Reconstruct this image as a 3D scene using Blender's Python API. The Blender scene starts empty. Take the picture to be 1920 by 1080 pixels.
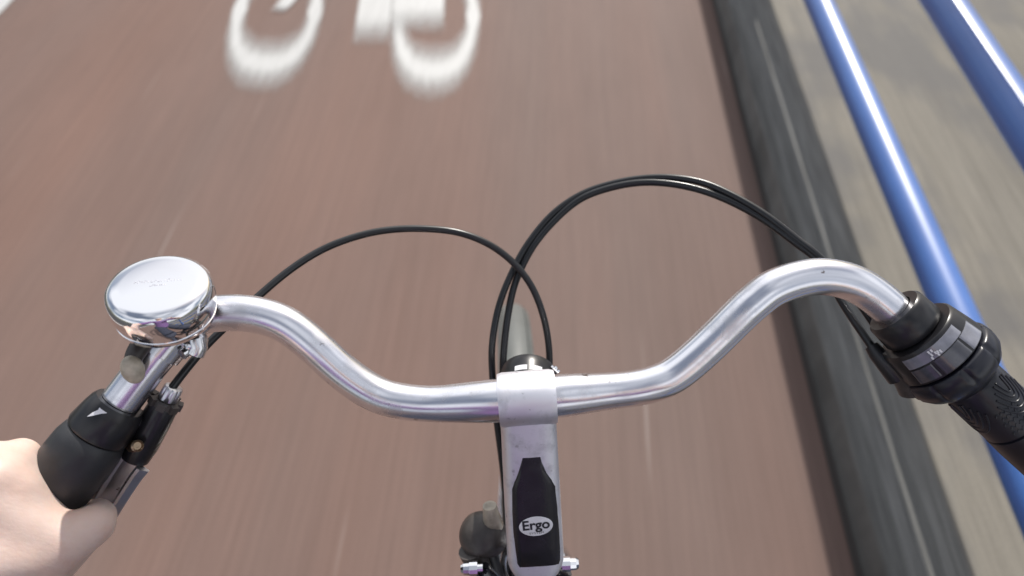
import bpy, bmesh, math, random
from mathutils import Vector, Matrix, Quaternion, noise
random.seed(7)
R = math.radians
scene = bpy.context.scene
C = scene.collection

# ------------------------------------------------------------------ camera
CAM_H = 1.40
F = 1300.0                      # focal length in pixels of a 1920 wide frame
VPX, VPY = 1066.0, -1072.0      # where the kerb and the rails converge
d = Vector((VPX - 960, 540 - VPY, -F)).normalized()          # world +Y seen from the camera
u = Vector((0, F, 540 - VPY)).normalized()                   # world +Z
u = (u - d * u.dot(d)).normalized()
x = d.cross(u)
ROT = Matrix((x, d, u))                                      # camera axes -> world axes
CAM = Vector((0, 0, CAM_H))
cam_data = bpy.data.cameras.new('camera')
cam = bpy.data.objects.new('camera', cam_data)
C.objects.link(cam)
cam.matrix_world = Matrix.Translation(CAM) @ ROT.to_4x4()
cam_data.sensor_width = 36
cam_data.lens = F / 1920 * 36
cam_data.clip_start = 0.01
cam_data.clip_end = 2000
cam_data.dof.use_dof = True
cam_data.dof.focus_distance = 0.42
cam_data.dof.aperture_fstop = 4.8
scene.camera = cam

# ------------------------------------------------------------------ sky and sun
SUN_EL = R(38)
K_SUN = 0.238                                                # sideways reach of a shadow per metre of height
SUN_AZ = math.asin(K_SUN * math.tan(SUN_EL))                 # ahead, a little to the right
SUN_DIR = Vector((math.sin(SUN_AZ) * math.cos(SUN_EL), math.cos(SUN_AZ) * math.cos(SUN_EL), math.sin(SUN_EL)))
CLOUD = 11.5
CLOUD_AT = (-1.64, 2.77, -2.24)  # unseen cloud placed so its brightness reflects in the bell
world = bpy.data.worlds.new('World')
scene.world = world
world.use_nodes = True
wn = world.node_tree
bg = wn.nodes['Background']
sky = wn.nodes.new('ShaderNodeTexSky')
sky.sky_type = 'NISHITA'
sky.sun_disc = False
sky.sun_elevation = SUN_EL
sky.sun_rotation = SUN_AZ
sky.air_density = 1.0
sky.dust_density = 4.0
sky.ozone_density = 1.0
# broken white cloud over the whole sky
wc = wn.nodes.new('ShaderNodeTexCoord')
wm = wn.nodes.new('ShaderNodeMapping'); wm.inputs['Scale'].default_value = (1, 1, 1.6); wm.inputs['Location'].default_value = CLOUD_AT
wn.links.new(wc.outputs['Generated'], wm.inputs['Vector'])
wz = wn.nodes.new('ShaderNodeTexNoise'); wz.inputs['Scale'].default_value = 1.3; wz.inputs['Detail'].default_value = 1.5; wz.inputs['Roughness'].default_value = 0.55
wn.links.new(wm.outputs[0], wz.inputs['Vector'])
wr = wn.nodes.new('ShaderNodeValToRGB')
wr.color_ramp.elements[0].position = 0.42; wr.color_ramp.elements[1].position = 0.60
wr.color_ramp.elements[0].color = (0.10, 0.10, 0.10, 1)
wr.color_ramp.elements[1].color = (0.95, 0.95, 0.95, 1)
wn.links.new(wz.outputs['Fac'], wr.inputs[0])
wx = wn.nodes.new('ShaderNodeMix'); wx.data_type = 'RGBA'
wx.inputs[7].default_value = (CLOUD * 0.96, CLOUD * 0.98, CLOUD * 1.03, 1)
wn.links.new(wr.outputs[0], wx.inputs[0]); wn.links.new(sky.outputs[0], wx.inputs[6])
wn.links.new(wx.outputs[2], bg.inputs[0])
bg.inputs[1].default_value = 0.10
sun_data = bpy.data.lights.new('sun', 'SUN')
sun = bpy.data.objects.new('sun', sun_data)
C.objects.link(sun)
sun.rotation_euler = (-SUN_DIR).to_track_quat('-Z', 'Y').to_euler()
sun.location = (3, 12, 12)
sun_data.energy = 4.7
sun_data.angle = R(0.53)
sun_data.color = (1.0, 0.95, 0.88)
scene.view_settings.view_transform = 'Standard'
scene.view_settings.look = 'None'
scene.view_settings.gamma = 1
scene.view_settings.use_curve_mapping = False
scene.view_settings.exposure = 0.0
scene.render.engine = 'CYCLES'
scene.cycles.max_bounces = 8

# ------------------------------------------------------------------ helpers
def ray(px, py):
    return ROT @ Vector(((px - 960) / F, (540 - py) / F, -1.0))
def P(px, py, dep):
    return CAM + ray(px, py) * dep
def on_plane(px, py, pt, nrm):
    r = ray(px, py)
    return CAM + r * ((pt - CAM).dot(nrm) / r.dot(nrm))
def G(px, py, z=0.0):
    return on_plane(px, py, Vector((0, 0, z)), Vector((0, 0, 1)))

def tag(o, label=None, cat=None, group=None, kind=None):
    if label: o['label'] = label
    if cat: o['category'] = cat
    if group: o['group'] = group
    if kind: o['kind'] = kind
    return o
def empty(name, loc):
    o = bpy.data.objects.new(name, None)
    o.location = loc
    o.empty_display_size = 0.05
    C.objects.link(o)
    return o
def root_loc(p):
    v = Vector((0, 0, 0))
    while p is not None:
        v += p.location
        p = p.parent
    return v
def mk(name, verts, faces, mat, parent=None, smooth=True, sharp=40):
    """one mesh object; its origin sits at the middle of its own vertices"""
    vs = [Vector(v) for v in verts]
    c = sum(vs, Vector()) / len(vs)
    me = bpy.data.meshes.new(name)
    me.from_pydata([v - c for v in vs], [], faces)
    me.validate()
    bm = bmesh.new(); bm.from_mesh(me)
    bmesh.ops.remove_doubles(bm, verts=bm.verts, dist=1e-7)
    bmesh.ops.recalc_face_normals(bm, faces=bm.faces)
    bm.to_mesh(me); bm.free()
    if smooth:
        me.polygons.foreach_set('use_smooth', [True] * len(me.polygons))
        me.set_sharp_from_angle(angle=R(sharp))
    if mat: me.materials.append(mat)
    o = bpy.data.objects.new(name, me)
    C.objects.link(o)
    o.parent = parent
    o.location = c - root_loc(parent)
    return o
class MB:
    def __init__(s): s.v = []; s.f = []
    def add(s, vf):
        n = len(s.v)
        s.v += [Vector(a) for a in vf[0]]; s.f += [tuple(i + n for i in f) for f in vf[1]]
        return s
    def build(s, name, mat, parent=None, **k): return mk(name, s.v, s.f, mat, parent, **k)

def catmull(pts, n=8):
    out = []
    m = len(pts)
    for i in range(m - 1):
        p0 = pts[i - 1] if i else pts[0] * 2 - pts[1]
        p1, p2 = pts[i], pts[i + 1]
        p3 = pts[i + 2] if i + 2 < m else pts[-1] * 2 - pts[-2]
        for j in range(n):
            t = j / n
            out.append(0.5 * ((2 * p1) + (p2 - p0) * t + (2 * p0 - 5 * p1 + 4 * p2 - p3) * t * t + (3 * p1 - p0 - 3 * p2 + p3) * t ** 3))
    out.append(pts[-1].copy())
    return out
def relax(pts, it):
    for _ in range(it):
        q = [p.copy() for p in pts]
        for i in range(1, len(pts) - 1):
            q[i] = pts[i] * 0.5 + (pts[i - 1] + pts[i + 1]) * 0.25
        pts = q
    return pts
def frames(pts, ref=None):
    n = len(pts)
    T = [((pts[min(i + 1, n - 1)] - pts[max(i - 1, 0)]).normalized()) for i in range(n)]
    a = ref or (Vector((0, 0, 1)) if abs(T[0].z) < 0.9 else Vector((1, 0, 0)))
    N = (a - T[0] * a.dot(T[0])).normalized()
    out = []
    for i in range(n):
        if i:
            q = T[i - 1].rotation_difference(T[i])
            N = (q @ N); N = (N - T[i] * N.dot(T[i])).normalized()
        out.append((T[i], N, T[i].cross(N)))
    return out
def tube(pts, rad, segs=16, cap=True, ref=None):
    fr = frames(pts, ref)
    v, f = [], []
    n = len(pts)
    for i, (T, N, B) in enumerate(fr):
        r = rad(i / (n - 1)) if callable(rad) else rad
        for k in range(segs):
            a = 2 * math.pi * k / segs
            v.append(pts[i] + (N * math.cos(a) + B * math.sin(a)) * r)
    for i in range(n - 1):
        for k in range(segs):
            k2 = (k + 1) % segs
            f.append((i * segs + k, i * segs + k2, (i + 1) * segs + k2, (i + 1) * segs + k))
    if cap:
        f.append(tuple(range(segs)))
        f.append(tuple((n - 1) * segs + k for k in range(segs)))
    return v, f
def lathe(prof, o, axis, segs=32, ref=None, a0=0.0, a1=2 * math.pi):
    """prof = [(height along axis, radius)]"""
    axis = axis.normalized()
    a = ref or (Vector((0, 0, 1)) if abs(axis.z) < 0.9 else Vector((1, 0, 0)))
    N = (a - axis * a.dot(axis)).normalized(); B = axis.cross(N)
    v, f = [], []
    full = a1 - a0 > 6.28
    m = segs if full else segs + 1
    for h, r in prof:
        for k in range(m):
            t = a0 + (a1 - a0) * k / segs
            v.append(o + axis * h + (N * math.cos(t) + B * math.sin(t)) * max(r, 1e-6))
    for i in range(len(prof) - 1):
        for k in range(segs):
            k2 = (k + 1) % m
            f.append((i * m + k, i * m + k2, (i + 1) * m + k2, (i + 1) * m + k))
    return v, f
def box(c, ax, ay, az, hx, hy, hz):
    v = [c + ax * (hx * i) + ay * (hy * j) + az * (hz * k) for i in (-1, 1) for j in (-1, 1) for k in (-1, 1)]
    return v, [(0, 1, 3, 2), (4, 6, 7, 5), (0, 4, 5, 1), (2, 3, 7, 6), (0, 2, 6, 4), (1, 5, 7, 3)]
def ball(c, r, n=16, m=10, sc=(1, 1, 1), M=None):
    v, f = [], []
    for i in range(m + 1):
        t = math.pi * i / m
        for k in range(n):
            a = 2 * math.pi * k / n
            p = Vector((math.sin(t) * math.cos(a) * sc[0], math.sin(t) * math.sin(a) * sc[1], math.cos(t) * sc[2])) * r
            v.append(c + (M @ p if M else p))
    for i in range(m):
        for k in range(n):
            k2 = (k + 1) % n
            f.append((i * n + k, (i + 1) * n + k, (i + 1) * n + k2, i * n + k2))
    return v, f

# ------------------------------------------------------------------ materials
def mat(name):
    m = bpy.data.materials.new(name); m.use_nodes = True
    nt = m.node_tree
    return m, nt, nt.nodes['Principled BSDF']
def nd(nt, t, **k):
    n = nt.nodes.new(t)
    for a, b in k.items():
        if a in n.inputs: n.inputs[a].default_value = b
        else: setattr(n, a, b)
    return n
def coords(nt, scale=(1, 1, 1), rotz=0.0, world_space=False):
    if world_space:
        g = nt.nodes.new('ShaderNodeNewGeometry'); out = g.outputs['Position']
    else:
        g = nt.nodes.new('ShaderNodeTexCoord'); out = g.outputs['Object']
    mp = nt.nodes.new('ShaderNodeMapping')
    mp.inputs['Scale'].default_value = scale
    mp.inputs['Rotation'].default_value = (0, 0, rotz)
    nt.links.new(out, mp.inputs['Vector'])
    return mp.outputs[0]
def noise_tex(nt, vec, scale, detail=4, rough=0.55):
    n = nt.nodes.new('ShaderNodeTexNoise')
    n.inputs['Scale'].default_value = scale; n.inputs['Detail'].default_value = detail; n.inputs['Roughness'].default_value = rough
    nt.links.new(vec, n.inputs['Vector'])
    return n.outputs['Fac']
def ramp(nt, fac, stops):
    r = nt.nodes.new('ShaderNodeValToRGB')
    e = r.color_ramp.elements
    while len(e) < len(stops): e.new(0.5)
    for i, (p, c) in enumerate(stops):
        e[i].position = p; e[i].color = (*c, 1) if len(c) == 3 else c
    nt.links.new(fac, r.inputs[0])
    return r.outputs[0]
def mixc(nt, a, b, fac, mode='MIX'):
    m = nt.nodes.new('ShaderNodeMix'); m.data_type = 'RGBA'; m.blend_type = mode
    for s, val in ((m.inputs[6], a), (m.inputs[7], b), (m.inputs[0], fac)):
        if hasattr(val, 'links') or hasattr(val, 'is_linked'): nt.links.new(val, s)
        elif isinstance(val, (int, float)): s.default_value = val
        else: s.default_value = (*val, 1)
    return m.outputs[2]
def bump(nt, bsdf, h, strength=0.2, dist=0.001):
    b = nt.nodes.new('ShaderNodeBump'); b.inputs['Strength'].default_value = strength; b.inputs['Distance'].default_value = dist
    nt.links.new(h, b.inputs['Height']); nt.links.new(b.outputs[0], bsdf.inputs['Normal'])

def metal(name, col, rough, spots=0.0, spotcol=(0.12, 0.08, 0.06), sscale=120, rvar=0.08, smudge=0):
    m, nt, b = mat(name)
    b.inputs['Metallic'].default_value = 1
    v = coords(nt, world_space=True)
    n1 = noise_tex(nt, v, 90, 5)
    b.inputs['Base Color'].default_value = (*col, 1)
    mr = nt.nodes.new('ShaderNodeMapRange')
    mr.inputs[3].default_value = rough - rvar / 2; mr.inputs[4].default_value = rough + rvar
    nt.links.new(n1, mr.inputs[0]); nt.links.new(mr.outputs[0], b.inputs['Roughness'])
    if spots:
        n2 = noise_tex(nt, v, sscale, 6, 0.7)
        msk = ramp(nt, n2, [(0.66 - 0.1 * spots, (0, 0, 0)), (0.72 - 0.06 * spots, (1, 1, 1))])
        c = mixc(nt, col, spotcol, msk)
        if smudge:
            n3 = noise_tex(nt, coords(nt, (1, 1, 1), 0, True), smudge, 5, 0.6)
            ms = ramp(nt, n3, [(0.50, (0, 0, 0)), (0.66, (0.55, 0.55, 0.55))])
            c = mixc(nt, c, tuple(a * 0.55 for a in col), ms)
            ra_ = nt.nodes.new('ShaderNodeMath'); ra_.operation = 'MULTIPLY_ADD'; ra_.inputs[1].default_value = 0.22
            nt.links.new(ms, ra_.inputs[0]); nt.links.new(mr.outputs[0], ra_.inputs[2]); nt.links.new(ra_.outputs[0], b.inputs['Roughness'])
        nt.links.new(c, b.inputs['Base Color'])
    return m
def plain(name, col, rough, coat=0.0, var=0.25, scale=60, bmp=0.0, bscale=600):
    m, nt, b = mat(name)
    v = coords(nt, world_space=True)
    n = noise_tex(nt, v, scale, 5)
    c = ramp(nt, n, [(0.3, tuple(a * (1 - var) for a in col)), (0.7, tuple(min(1, a * (1 + var)) for a in col))])
    nt.links.new(c, b.inputs['Base Color'])
    b.inputs['Roughness'].default_value = rough
    if coat:
        b.inputs['Coat Weight'].default_value = coat; b.inputs['Coat Roughness'].default_value = 0.08
    if bmp: bump(nt, b, noise_tex(nt, v, bscale, 3), bmp, 0.0005)
    return m

M = {}
M['alu'] = metal('satin_aluminium', (0.83, 0.83, 0.87), 0.20, spots=0.25, sscale=70, smudge=38)
M['alu_stem'] = metal('worn_aluminium', (0.82, 0.82, 0.87), 0.44, spots=0.5, spotcol=(0.42, 0.41, 0.43), sscale=110, rvar=0.14, smudge=62)
M['chrome'] = metal('chrome', (0.86, 0.86, 0.88), 0.05, spots=0.0, rvar=0.02)
M['chrome_worn'] = metal('worn_chrome', (0.72, 0.72, 0.74), 0.18, spots=0.6, sscale=160)
M['rusty'] = metal('rusty_steel', (0.34, 0.25, 0.17), 0.35, spots=0.8)
M['lever'] = metal('lever_alloy', (0.68, 0.69, 0.73), 0.28, spots=0.2)
M['rubber'] = plain('black_rubber', (0.021, 0.022, 0.025), 0.42, var=0.35, scale=35, bmp=0.15, bscale=900)
M['gripr'] = plain('black_grip_rubber', (0.010, 0.011, 0.018), 0.30, var=0.3, scale=40, bmp=0.08, bscale=700)
M['plastic'] = plain('black_plastic', (0.013, 0.013, 0.015), 0.30, var=0.3)
M['cover'] = plain('dark_plastic_cover', (0.013, 0.012, 0.015), 0.27, var=0.4, scale=70, bmp=0.25, bscale=160)
M['greyplastic'] = plain('grey_plastic', (0.085, 0.08, 0.078), 0.5, var=0.3, scale=50)
M['dusty'] = plain('dusty_dark_plastic', (0.055, 0.048, 0.044), 0.42, var=0.4, scale=90)
M['cable'] = plain('black_cable_housing', (0.010, 0.011, 0.013), 0.28, var=0.3)
M['white'] = plain('white_print', (0.72, 0.72, 0.75), 0.5, var=0.06)
M['black_print'] = plain('black_print', (0.015, 0.015, 0.02), 0.5, var=0.1)
M['window'] = plain('pale_indicator_plastic', (0.19, 0.195, 0.23), 0.22, coat=1.0, var=0.25, scale=120)
M['window_dark'] = plain('dark_indicator_plastic', (0.06, 0.062, 0.075), 0.16, coat=0.6, var=0.3, scale=120)
M['aged'] = plain('aged_lever_plastic', (0.42, 0.37, 0.29), 0.3, var=0.4, scale=120)
M['guard'] = plain('grey_mudguard', (0.105, 0.112, 0.108), 0.5, var=0.12, scale=30)
M['tyre'] = plain('tyre_rubber', (0.02, 0.02, 0.02), 0.75, var=0.3)
M['frame'] = plain('dark_frame_paint', (0.02, 0.021, 0.026), 0.22, coat=0.7, var=0.2)
M['engrave'] = metal('engraved_chrome', (0.50, 0.50, 0.55), 0.35)

def skin_mat():
    m, nt, b = mat('skin')
    v = coords(nt, world_space=True)
    n = noise_tex(nt, v, 45, 6, 0.6)
    c = ramp(nt, n, [(0.3, (0.585, 0.405, 0.335)), (0.5, (0.63, 0.475, 0.41)), (0.72, (0.655, 0.52, 0.46))])
    nt.links.new(c, b.inputs['Base Color'])
    b.inputs['Roughness'].default_value = 0.5
    b.inputs['Subsurface Weight'].default_value = 0.25
    b.inputs['Subsurface Radius'].default_value = (0.006, 0.0025, 0.0012)
    b.inputs['Subsurface Scale'].default_value = 1.0
    v2 = coords(nt, scale=(1, 1, 1), world_space=True)
    h = noise_tex(nt, v2, 420, 6, 0.65)
    h2 = noise_tex(nt, coords(nt, (1, 2.4, 1), R(35), True), 150, 4, 0.6)
    ad = nt.nodes.new('ShaderNodeMath'); ad.operation = 'MULTIPLY_ADD'; ad.inputs[1].default_value = 1.6
    nt.links.new(h2, ad.inputs[0]); nt.links.new(h, ad.inputs[2])
    bump(nt, b, ad.outputs[0], 0.22, 0.0007)
    return m
M['skin'] = skin_mat()
M['shirt'] = plain('purple_shirt', (0.15, 0.085, 0.22), 0.85, var=0.2)
M['trousers'] = plain('dark_trousers', (0.03, 0.035, 0.055), 0.85, var=0.2)
M['hair'] = plain('brown_hair', (0.05, 0.03, 0.02), 0.6, var=0.3)

STREAK_ROT = R(3.2)
def streak_ground(name, lo, mid, hi, fine=0.10, rough=0.75, blot=None, sx=75, rot=0.0, patch=0.0, shadecol=None, scuff=0.0):
    """surface worn and streaked lengthwise, imitating motion blur: colour varies across, hardly along"""
    m, nt, b = mat(name)
    broad = noise_tex(nt, coords(nt, (1.6, 0.16, 1), rot, True), 1.0, 4, 0.5)
    c = ramp(nt, broad, [(0.32, lo), (0.5, mid), (0.68, hi)])
    f = noise_tex(nt, coords(nt, (sx, 0.9, 1), rot, True), 1.0, 6, 0.65)  # lengthwise streaks imitating motion blur
    fr = ramp(nt, f, [(0.25, (1 - fine,) * 3), (0.5, (1, 1, 1)), (0.78, (1 + fine,) * 3)])
    c = mixc(nt, c, fr, 1.0, 'MULTIPLY')
    f2 = noise_tex(nt, coords(nt, (sx * 4, 5, 1), rot, True), 1.0, 4, 0.6)
    fr2 = ramp(nt, f2, [(0.3, (1 - fine * 0.7,) * 3), (0.7, (1 + fine * 0.7,) * 3)])
    c = mixc(nt, c, fr2, 1.0, 'MULTIPLY')
    if scuff:
        sc_ = noise_tex(nt, coords(nt, (48, 0.9, 1), rot, True), 1.0, 2, 0.5)
        sm = ramp(nt, sc_, [(0.70, (0, 0, 0)), (0.76, (scuff,) * 3)])
        c = mixc(nt, c, (0.42, 0.38, 0.35), sm)
        bl_ = noise_tex(nt, coords(nt, (2.6, 0.9, 1), rot, True), 1.3, 4, 0.6)
        bm_ = ramp(nt, bl_, [(0.34, (0.95,) * 3), (0.5, (1, 1, 1)), (0.70, (1.05,) * 3)])
        c = mixc(nt, c, bm_, 1.0, 'MULTIPLY')
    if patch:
        p = noise_tex(nt, coords(nt, (2.2, 1.3, 1), rot, True), 2.0, 3, 0.5)  # dappled shade painted into the paving colour as soft patches
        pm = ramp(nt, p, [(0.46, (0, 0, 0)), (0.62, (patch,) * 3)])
        c = mixc(nt, c, shadecol, pm)
    g = noise_tex(nt, coords(nt, (1, 1, 1), 0, True), 260, 3, 0.6)
    gr = ramp(nt, g, [(0.3, (0.93,) * 3), (0.7, (1.07,) * 3)])
    c = mixc(nt, c, gr, 1.0, 'MULTIPLY')
    nt.links.new(c, b.inputs['Base Color'])
    b.inputs['Roughness'].default_value = rough
    b.inputs['Specular IOR Level'].default_value = 0.2
    bump(nt, b, g, 0.35, 0.002)
    return m
M['red'] = streak_ground('red_asphalt', (0.163, 0.119, 0.104), (0.174, 0.117, 0.099), (0.186, 0.117, 0.095), rot=STREAK_ROT, scuff=0.28, fine=0.11)
M['tan'] = streak_ground('concrete_paving', (0.162, 0.149, 0.127), (0.182, 0.168, 0.143), (0.218, 0.20, 0.168), fine=0.2, sx=38, patch=0.75, shadecol=(0.122, 0.119, 0.117))
M['kerb'] = streak_ground('grey_kerb_concrete', (0.11, 0.111, 0.107), (0.145, 0.144, 0.136), (0.19, 0.185, 0.168), fine=0.45, sx=32)
M['gap'] = streak_ground('dirty_gutter', (0.05, 0.045, 0.042), (0.07, 0.062, 0.058), (0.09, 0.08, 0.072), fine=0.2)
M['asphalt'] = streak_ground('grey_asphalt', (0.05, 0.05, 0.052), (0.06, 0.06, 0.062), (0.07, 0.07, 0.07))
M['soil'] = streak_ground('verge', (0.08, 0.085, 0.05), (0.10, 0.10, 0.06), (0.12, 0.115, 0.07))

def paint_mat():
    m, nt, b = mat('worn_smeared_road_paint')
    v = coords(nt, (70, 1.2, 1), STREAK_ROT, True)
    n = noise_tex(nt, v, 1.0, 6, 0.65)
    c = ramp(nt, n, [(0.3, (0.43, 0.43, 0.42)), (0.7, (0.53, 0.53, 0.52))])
    nt.links.new(c, b.inputs['Base Color'])
    b.inputs['Roughness'].default_value = 0.6
    at = nt.nodes.new('ShaderNodeAttribute'); at.attribute_name = 'cover'  # cover feathers the paint edges lengthwise, imitating motion blur
    n2 = noise_tex(nt, coords(nt, (120, 9, 1), STREAK_ROT, True), 1.0, 5, 0.7)
    add = nt.nodes.new('ShaderNodeMath'); add.operation = 'MULTIPLY_ADD'
    nt.links.new(n2, add.inputs[0]); add.inputs[1].default_value = 1.0; add.inputs[2].default_value = -0.5
    s = nt.nodes.new('ShaderNodeMath'); s.operation = 'ADD'; s.use_clamp = False
    nt.links.new(at.outputs['Fac'], s.inputs[0]); nt.links.new(add.outputs[0], s.inputs[1])
    mul = nt.nodes.new('ShaderNodeMath'); mul.operation = 'MULTIPLY'; mul.use_clamp = True
    mr = nt.nodes.new('ShaderNodeMapRange'); mr.interpolation_type = 'LINEAR'
    mr.inputs[1].default_value = 0.02; mr.inputs[2].default_value = 1.12
    nt.links.new(s.outputs[0], mr.inputs[0])
    nt.links.new(mr.outputs[0], b.inputs['Alpha'])
    return m
M['paint'] = paint_mat()

def blue_mat():
    m, nt, b = mat('blue_gloss_paint')
    v = coords(nt, (1, 1, 1), 0, True)
    n = noise_tex(nt, v, 8, 4)
    c = ramp(nt, n, [(0.3, (0.022, 0.105, 0.37)), (0.7, (0.03, 0.13, 0.43))])
    nt.links.new(c, b.inputs['Base Color'])
    b.inputs['Roughness'].default_value = 0.5
    b.inputs['Specular IOR Level'].default_value = 0.5
    b.inputs['Coat Weight'].default_value = 1.0
    b.inputs['Coat Roughness'].default_value = 0.33
    return m
M['blue'] = blue_mat()

# ------------------------------------------------------------------ ground
def sheet(name, x0, x1, y0, y1, z, m, kind='structure', nx=1, ny=1):
    v = [Vector((x0 + (x1 - x0) * i / nx, y0 + (y1 - y0) * j / ny, z)) for j in range(ny + 1) for i in range(nx + 1)]
    f = [(j * (nx + 1) + i, j * (nx + 1) + i + 1, (j + 1) * (nx + 1) + i + 1, (j + 1) * (nx + 1) + i) for j in range(ny) for i in range(nx)]
    o = mk(name, v, f, m, None, smooth=False)
    if kind: o['kind'] = kind
    return o
KX, KT, KW = 0.660, 0.095, 0.155        # kerb face, kerb height, kerb width
XL = G(29, 0).x                         # inner edge of the white line on the far side of the path
sheet('ground', -900, 900, -900, 900, -0.05, M['soil'])
sheet('road', -8, XL - 0.3, -60, 300, -0.008, M['asphalt'])
sheet('cycle_path', XL - 0.32, KX + 0.02, -60, 300, 0.0, M['red'])
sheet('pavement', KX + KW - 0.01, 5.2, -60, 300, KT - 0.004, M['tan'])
sheet('gutter', KX - 0.016, KX + 0.01, -60, 300, 0.004, M['gap'])
# kerb: rounded arris towards the path
prof = [(0, -0.04), (0, KT - 0.014), (0.002, KT - 0.006), (0.006, KT - 0.002), (0.014, KT), (KW - 0.004, KT), (KW, KT - 0.02), (KW, -0.04)]
v, f = [], []
for j, yy in enumerate((-60, 300)):
    v += [Vector((KX + a, yy, b)) for a, b in prof]
n = len(prof)
f = [(i, i + 1, n + i + 1, n + i) for i in range(n - 1)]
ko = mk('kerb', v, f, M['kerb'], None); ko['kind'] = 'structure'

def set_cover(o, fn):
    me = o.data
    a = me.attributes.new('cover', 'FLOAT', 'POINT')
    for i, vv in enumerate(me.vertices):
        a.data[i].value = fn(vv.co + o.location)
# white edge line
n = 24
xs = [XL - 0.20, XL - 0.19, XL - 0.012, XL]
v = [Vector((a, -20 + 60 * j / n, 0.004)) for j in range(n + 1) for a in xs]
f = [(j * 4 + i, j * 4 + i + 1, j * 4 + i + 5, j * 4 + i + 4) for j in range(n) for i in range(3)]
o = mk('edge_line', v, f, M['paint'], None, smooth=False)
set_cover(o, lambda p: 0.0 if (p.x > XL - 0.003 or p.x < XL - 0.198) else 1.3)
tag(o, 'white painted edge line along the far left side of the red path', 'road marking')

# bicycle symbol painted on the path, standing upright as seen by the rider
sym = empty('bicycle_symbol', G(660, 60, 0.0))
tag(sym, 'white worn, motion-smeared bicycle symbol painted on the red cycle path ahead', 'road marking')
def stroke(name, pts, hw, parent, fade_end=0.05, z=0.004, fade_side=0.012):
    """flat painted stroke along pts (ground points)"""
    n = len(pts)
    offs = [-1, -1 + fade_side / hw, 0, 1 - fade_side / hw, 1]
    v, f, cov = [], [], []
    L = [0]
    for i in range(1, n): L.append(L[-1] + (pts[i] - pts[i - 1]).length)
    for i in range(n):
        t = (pts[min(i + 1, n - 1)] - pts[max(i - 1, 0)]).normalized()
        s = Vector((t.y, -t.x, 0))
        e = min(1.3, min(L[i], L[-1] - L[i]) / fade_end)
        for o_ in offs:
            w = hw(i) if callable(hw) else hw
            v.append(Vector((pts[i].x, pts[i].y, z)) + s * (w * o_)); cov.append(0.0 if abs(o_) == 1 else e)
    for i in range(n - 1):
        for k in range(4):
            f.append((i * 5 + k, i * 5 + k + 1, (i + 1) * 5 + k + 1, (i + 1) * 5 + k))
    return v, f, cov
def painted(name, vfc, parent):
    v, f, cov = vfc
    vs = [Vector(a) for a in v]; c = sum(vs, Vector()) / len(vs)
    me = bpy.data.meshes.new(name); me.from_pydata([a - c for a in vs], [], f)
    a = me.attributes.new('cover', 'FLOAT', 'POINT')
    for i, q in enumerate(cov): a.data[i].value = q
    me.materials.append(M['paint'])
    o = bpy.data.objects.new(name, me); C.objects.link(o); o.parent = parent; o.location = c - root_loc(parent)
    return o
def wheel_ring(cx, cy, a, b, tw, tl, lean, z, fs=0.010, fl=0.055):
    """painted wheel: long ellipse, stroke tw wide at the sides and tl deep at its ends"""
    v, f, cov = [], [], []
    n = 96
    for k in range(n):
        t = 2 * math.pi * k / n
        ct, st = math.cos(t), math.sin(t)
        w = math.hypot(tw * ct, tl * st); fd = math.hypot(fs * ct, fl * st)
        q = min(0.49, fd / w)
        for s, c in ((0, 0.0), (q * 0.5, 0.5), (q, 1.2), (1 - q, 1.2), (1 - q * 0.5, 0.5), (1, 0.0)):
            ra, rb = a - tw * s, b - tl * s
            px, py = ra * math.copysign(abs(ct) ** 0.78, ct), rb * math.copysign(abs(st) ** 0.9, st)
            v.append(Vector((cx + px + lean * py, cy + py, z))); cov.append(c)
    for k in range(n):
        for i in range(5):
            k2 = (k + 1) % n
            f.append((k * 6 + i, k * 6 + i + 1, k2 * 6 + i + 1, k2 * 6 + i))
    return v, f, cov
wl = wheel_ring(-1.022, 2.44, 0.180, 0.535, 0.070, 0.37, -0.135, 0.0040, 0.012, 0.17)
wr = wheel_ring(-0.412, 2.44, 0.172, 0.545, 0.066, 0.37, -0.075, 0.0040, 0.012, 0.17)
painted('wheel', wl, sym); painted('wheel', wr, sym)
# frame strokes
def seg(a, b, n=12): return [a.lerp(b, i / n) for i in range(n + 1)]
g0, g1 = G(520, 26), G(612, -80)
painted('fork_stroke', stroke('s', seg(g0, g1), 0.034, sym, 0.05, 0.0060), sym)
g0, g1 = G(695, 90), G(722, -140)
painted('frame_stroke', stroke('s', seg(g0, g1), 0.070, sym, 0.17, 0.0060, 0.012), sym)
g0, g1 = G(782, 70), G(792, -140)
painted('frame_stroke', stroke('s', seg(g0, g1), 0.105, sym, 0.17, 0.0080, 0.012), sym)

# ------------------------------------------------------------------ blue railing
XR = 0.832
RAILS = [(0.302, 0.038), (0.646, 0.0352), (0.862, 0.0305)]
rl = empty('guard_railing', (XR, 1.2, KT))
tag(rl, 'blue painted three-rail tubular railing beside the pavement', 'railing')
for z, r in RAILS:
    b = MB()
    pts = [Vector((XR, -4.4 + 16.0 * i / 80, z)) for i in range(81)]
    b.add(tube(pts, r, 32))
    b.build('rail', M['blue'], rl)
for yy in (-3.6, -0.75, 2.95, 5.8, 8.65):
    b = MB()
    b.add(tube([Vector((XR, yy, KT - 0.1)), Vector((XR, yy, 0.5)), Vector((XR, yy, 0.860))], 0.031, 24))
    b.build('post', M['blue'], rl)
    b = MB(); b.add(lathe([(0, 0.001), (0, 0.075), (0.010, 0.075), (0.012, 0.033)], Vector((XR, yy, KT - 0.003)), Vector((0, 0, 1)), 24))
    b.build('base_plate', M['blue'], rl)

# ------------------------------------------------------------------ bicycle
bike = empty('bicycle', (0.01, 0.36, 0.0))
tag(bike, 'city bicycle with silver swept handlebar, chrome bell and black grips', 'bicycle')

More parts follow.
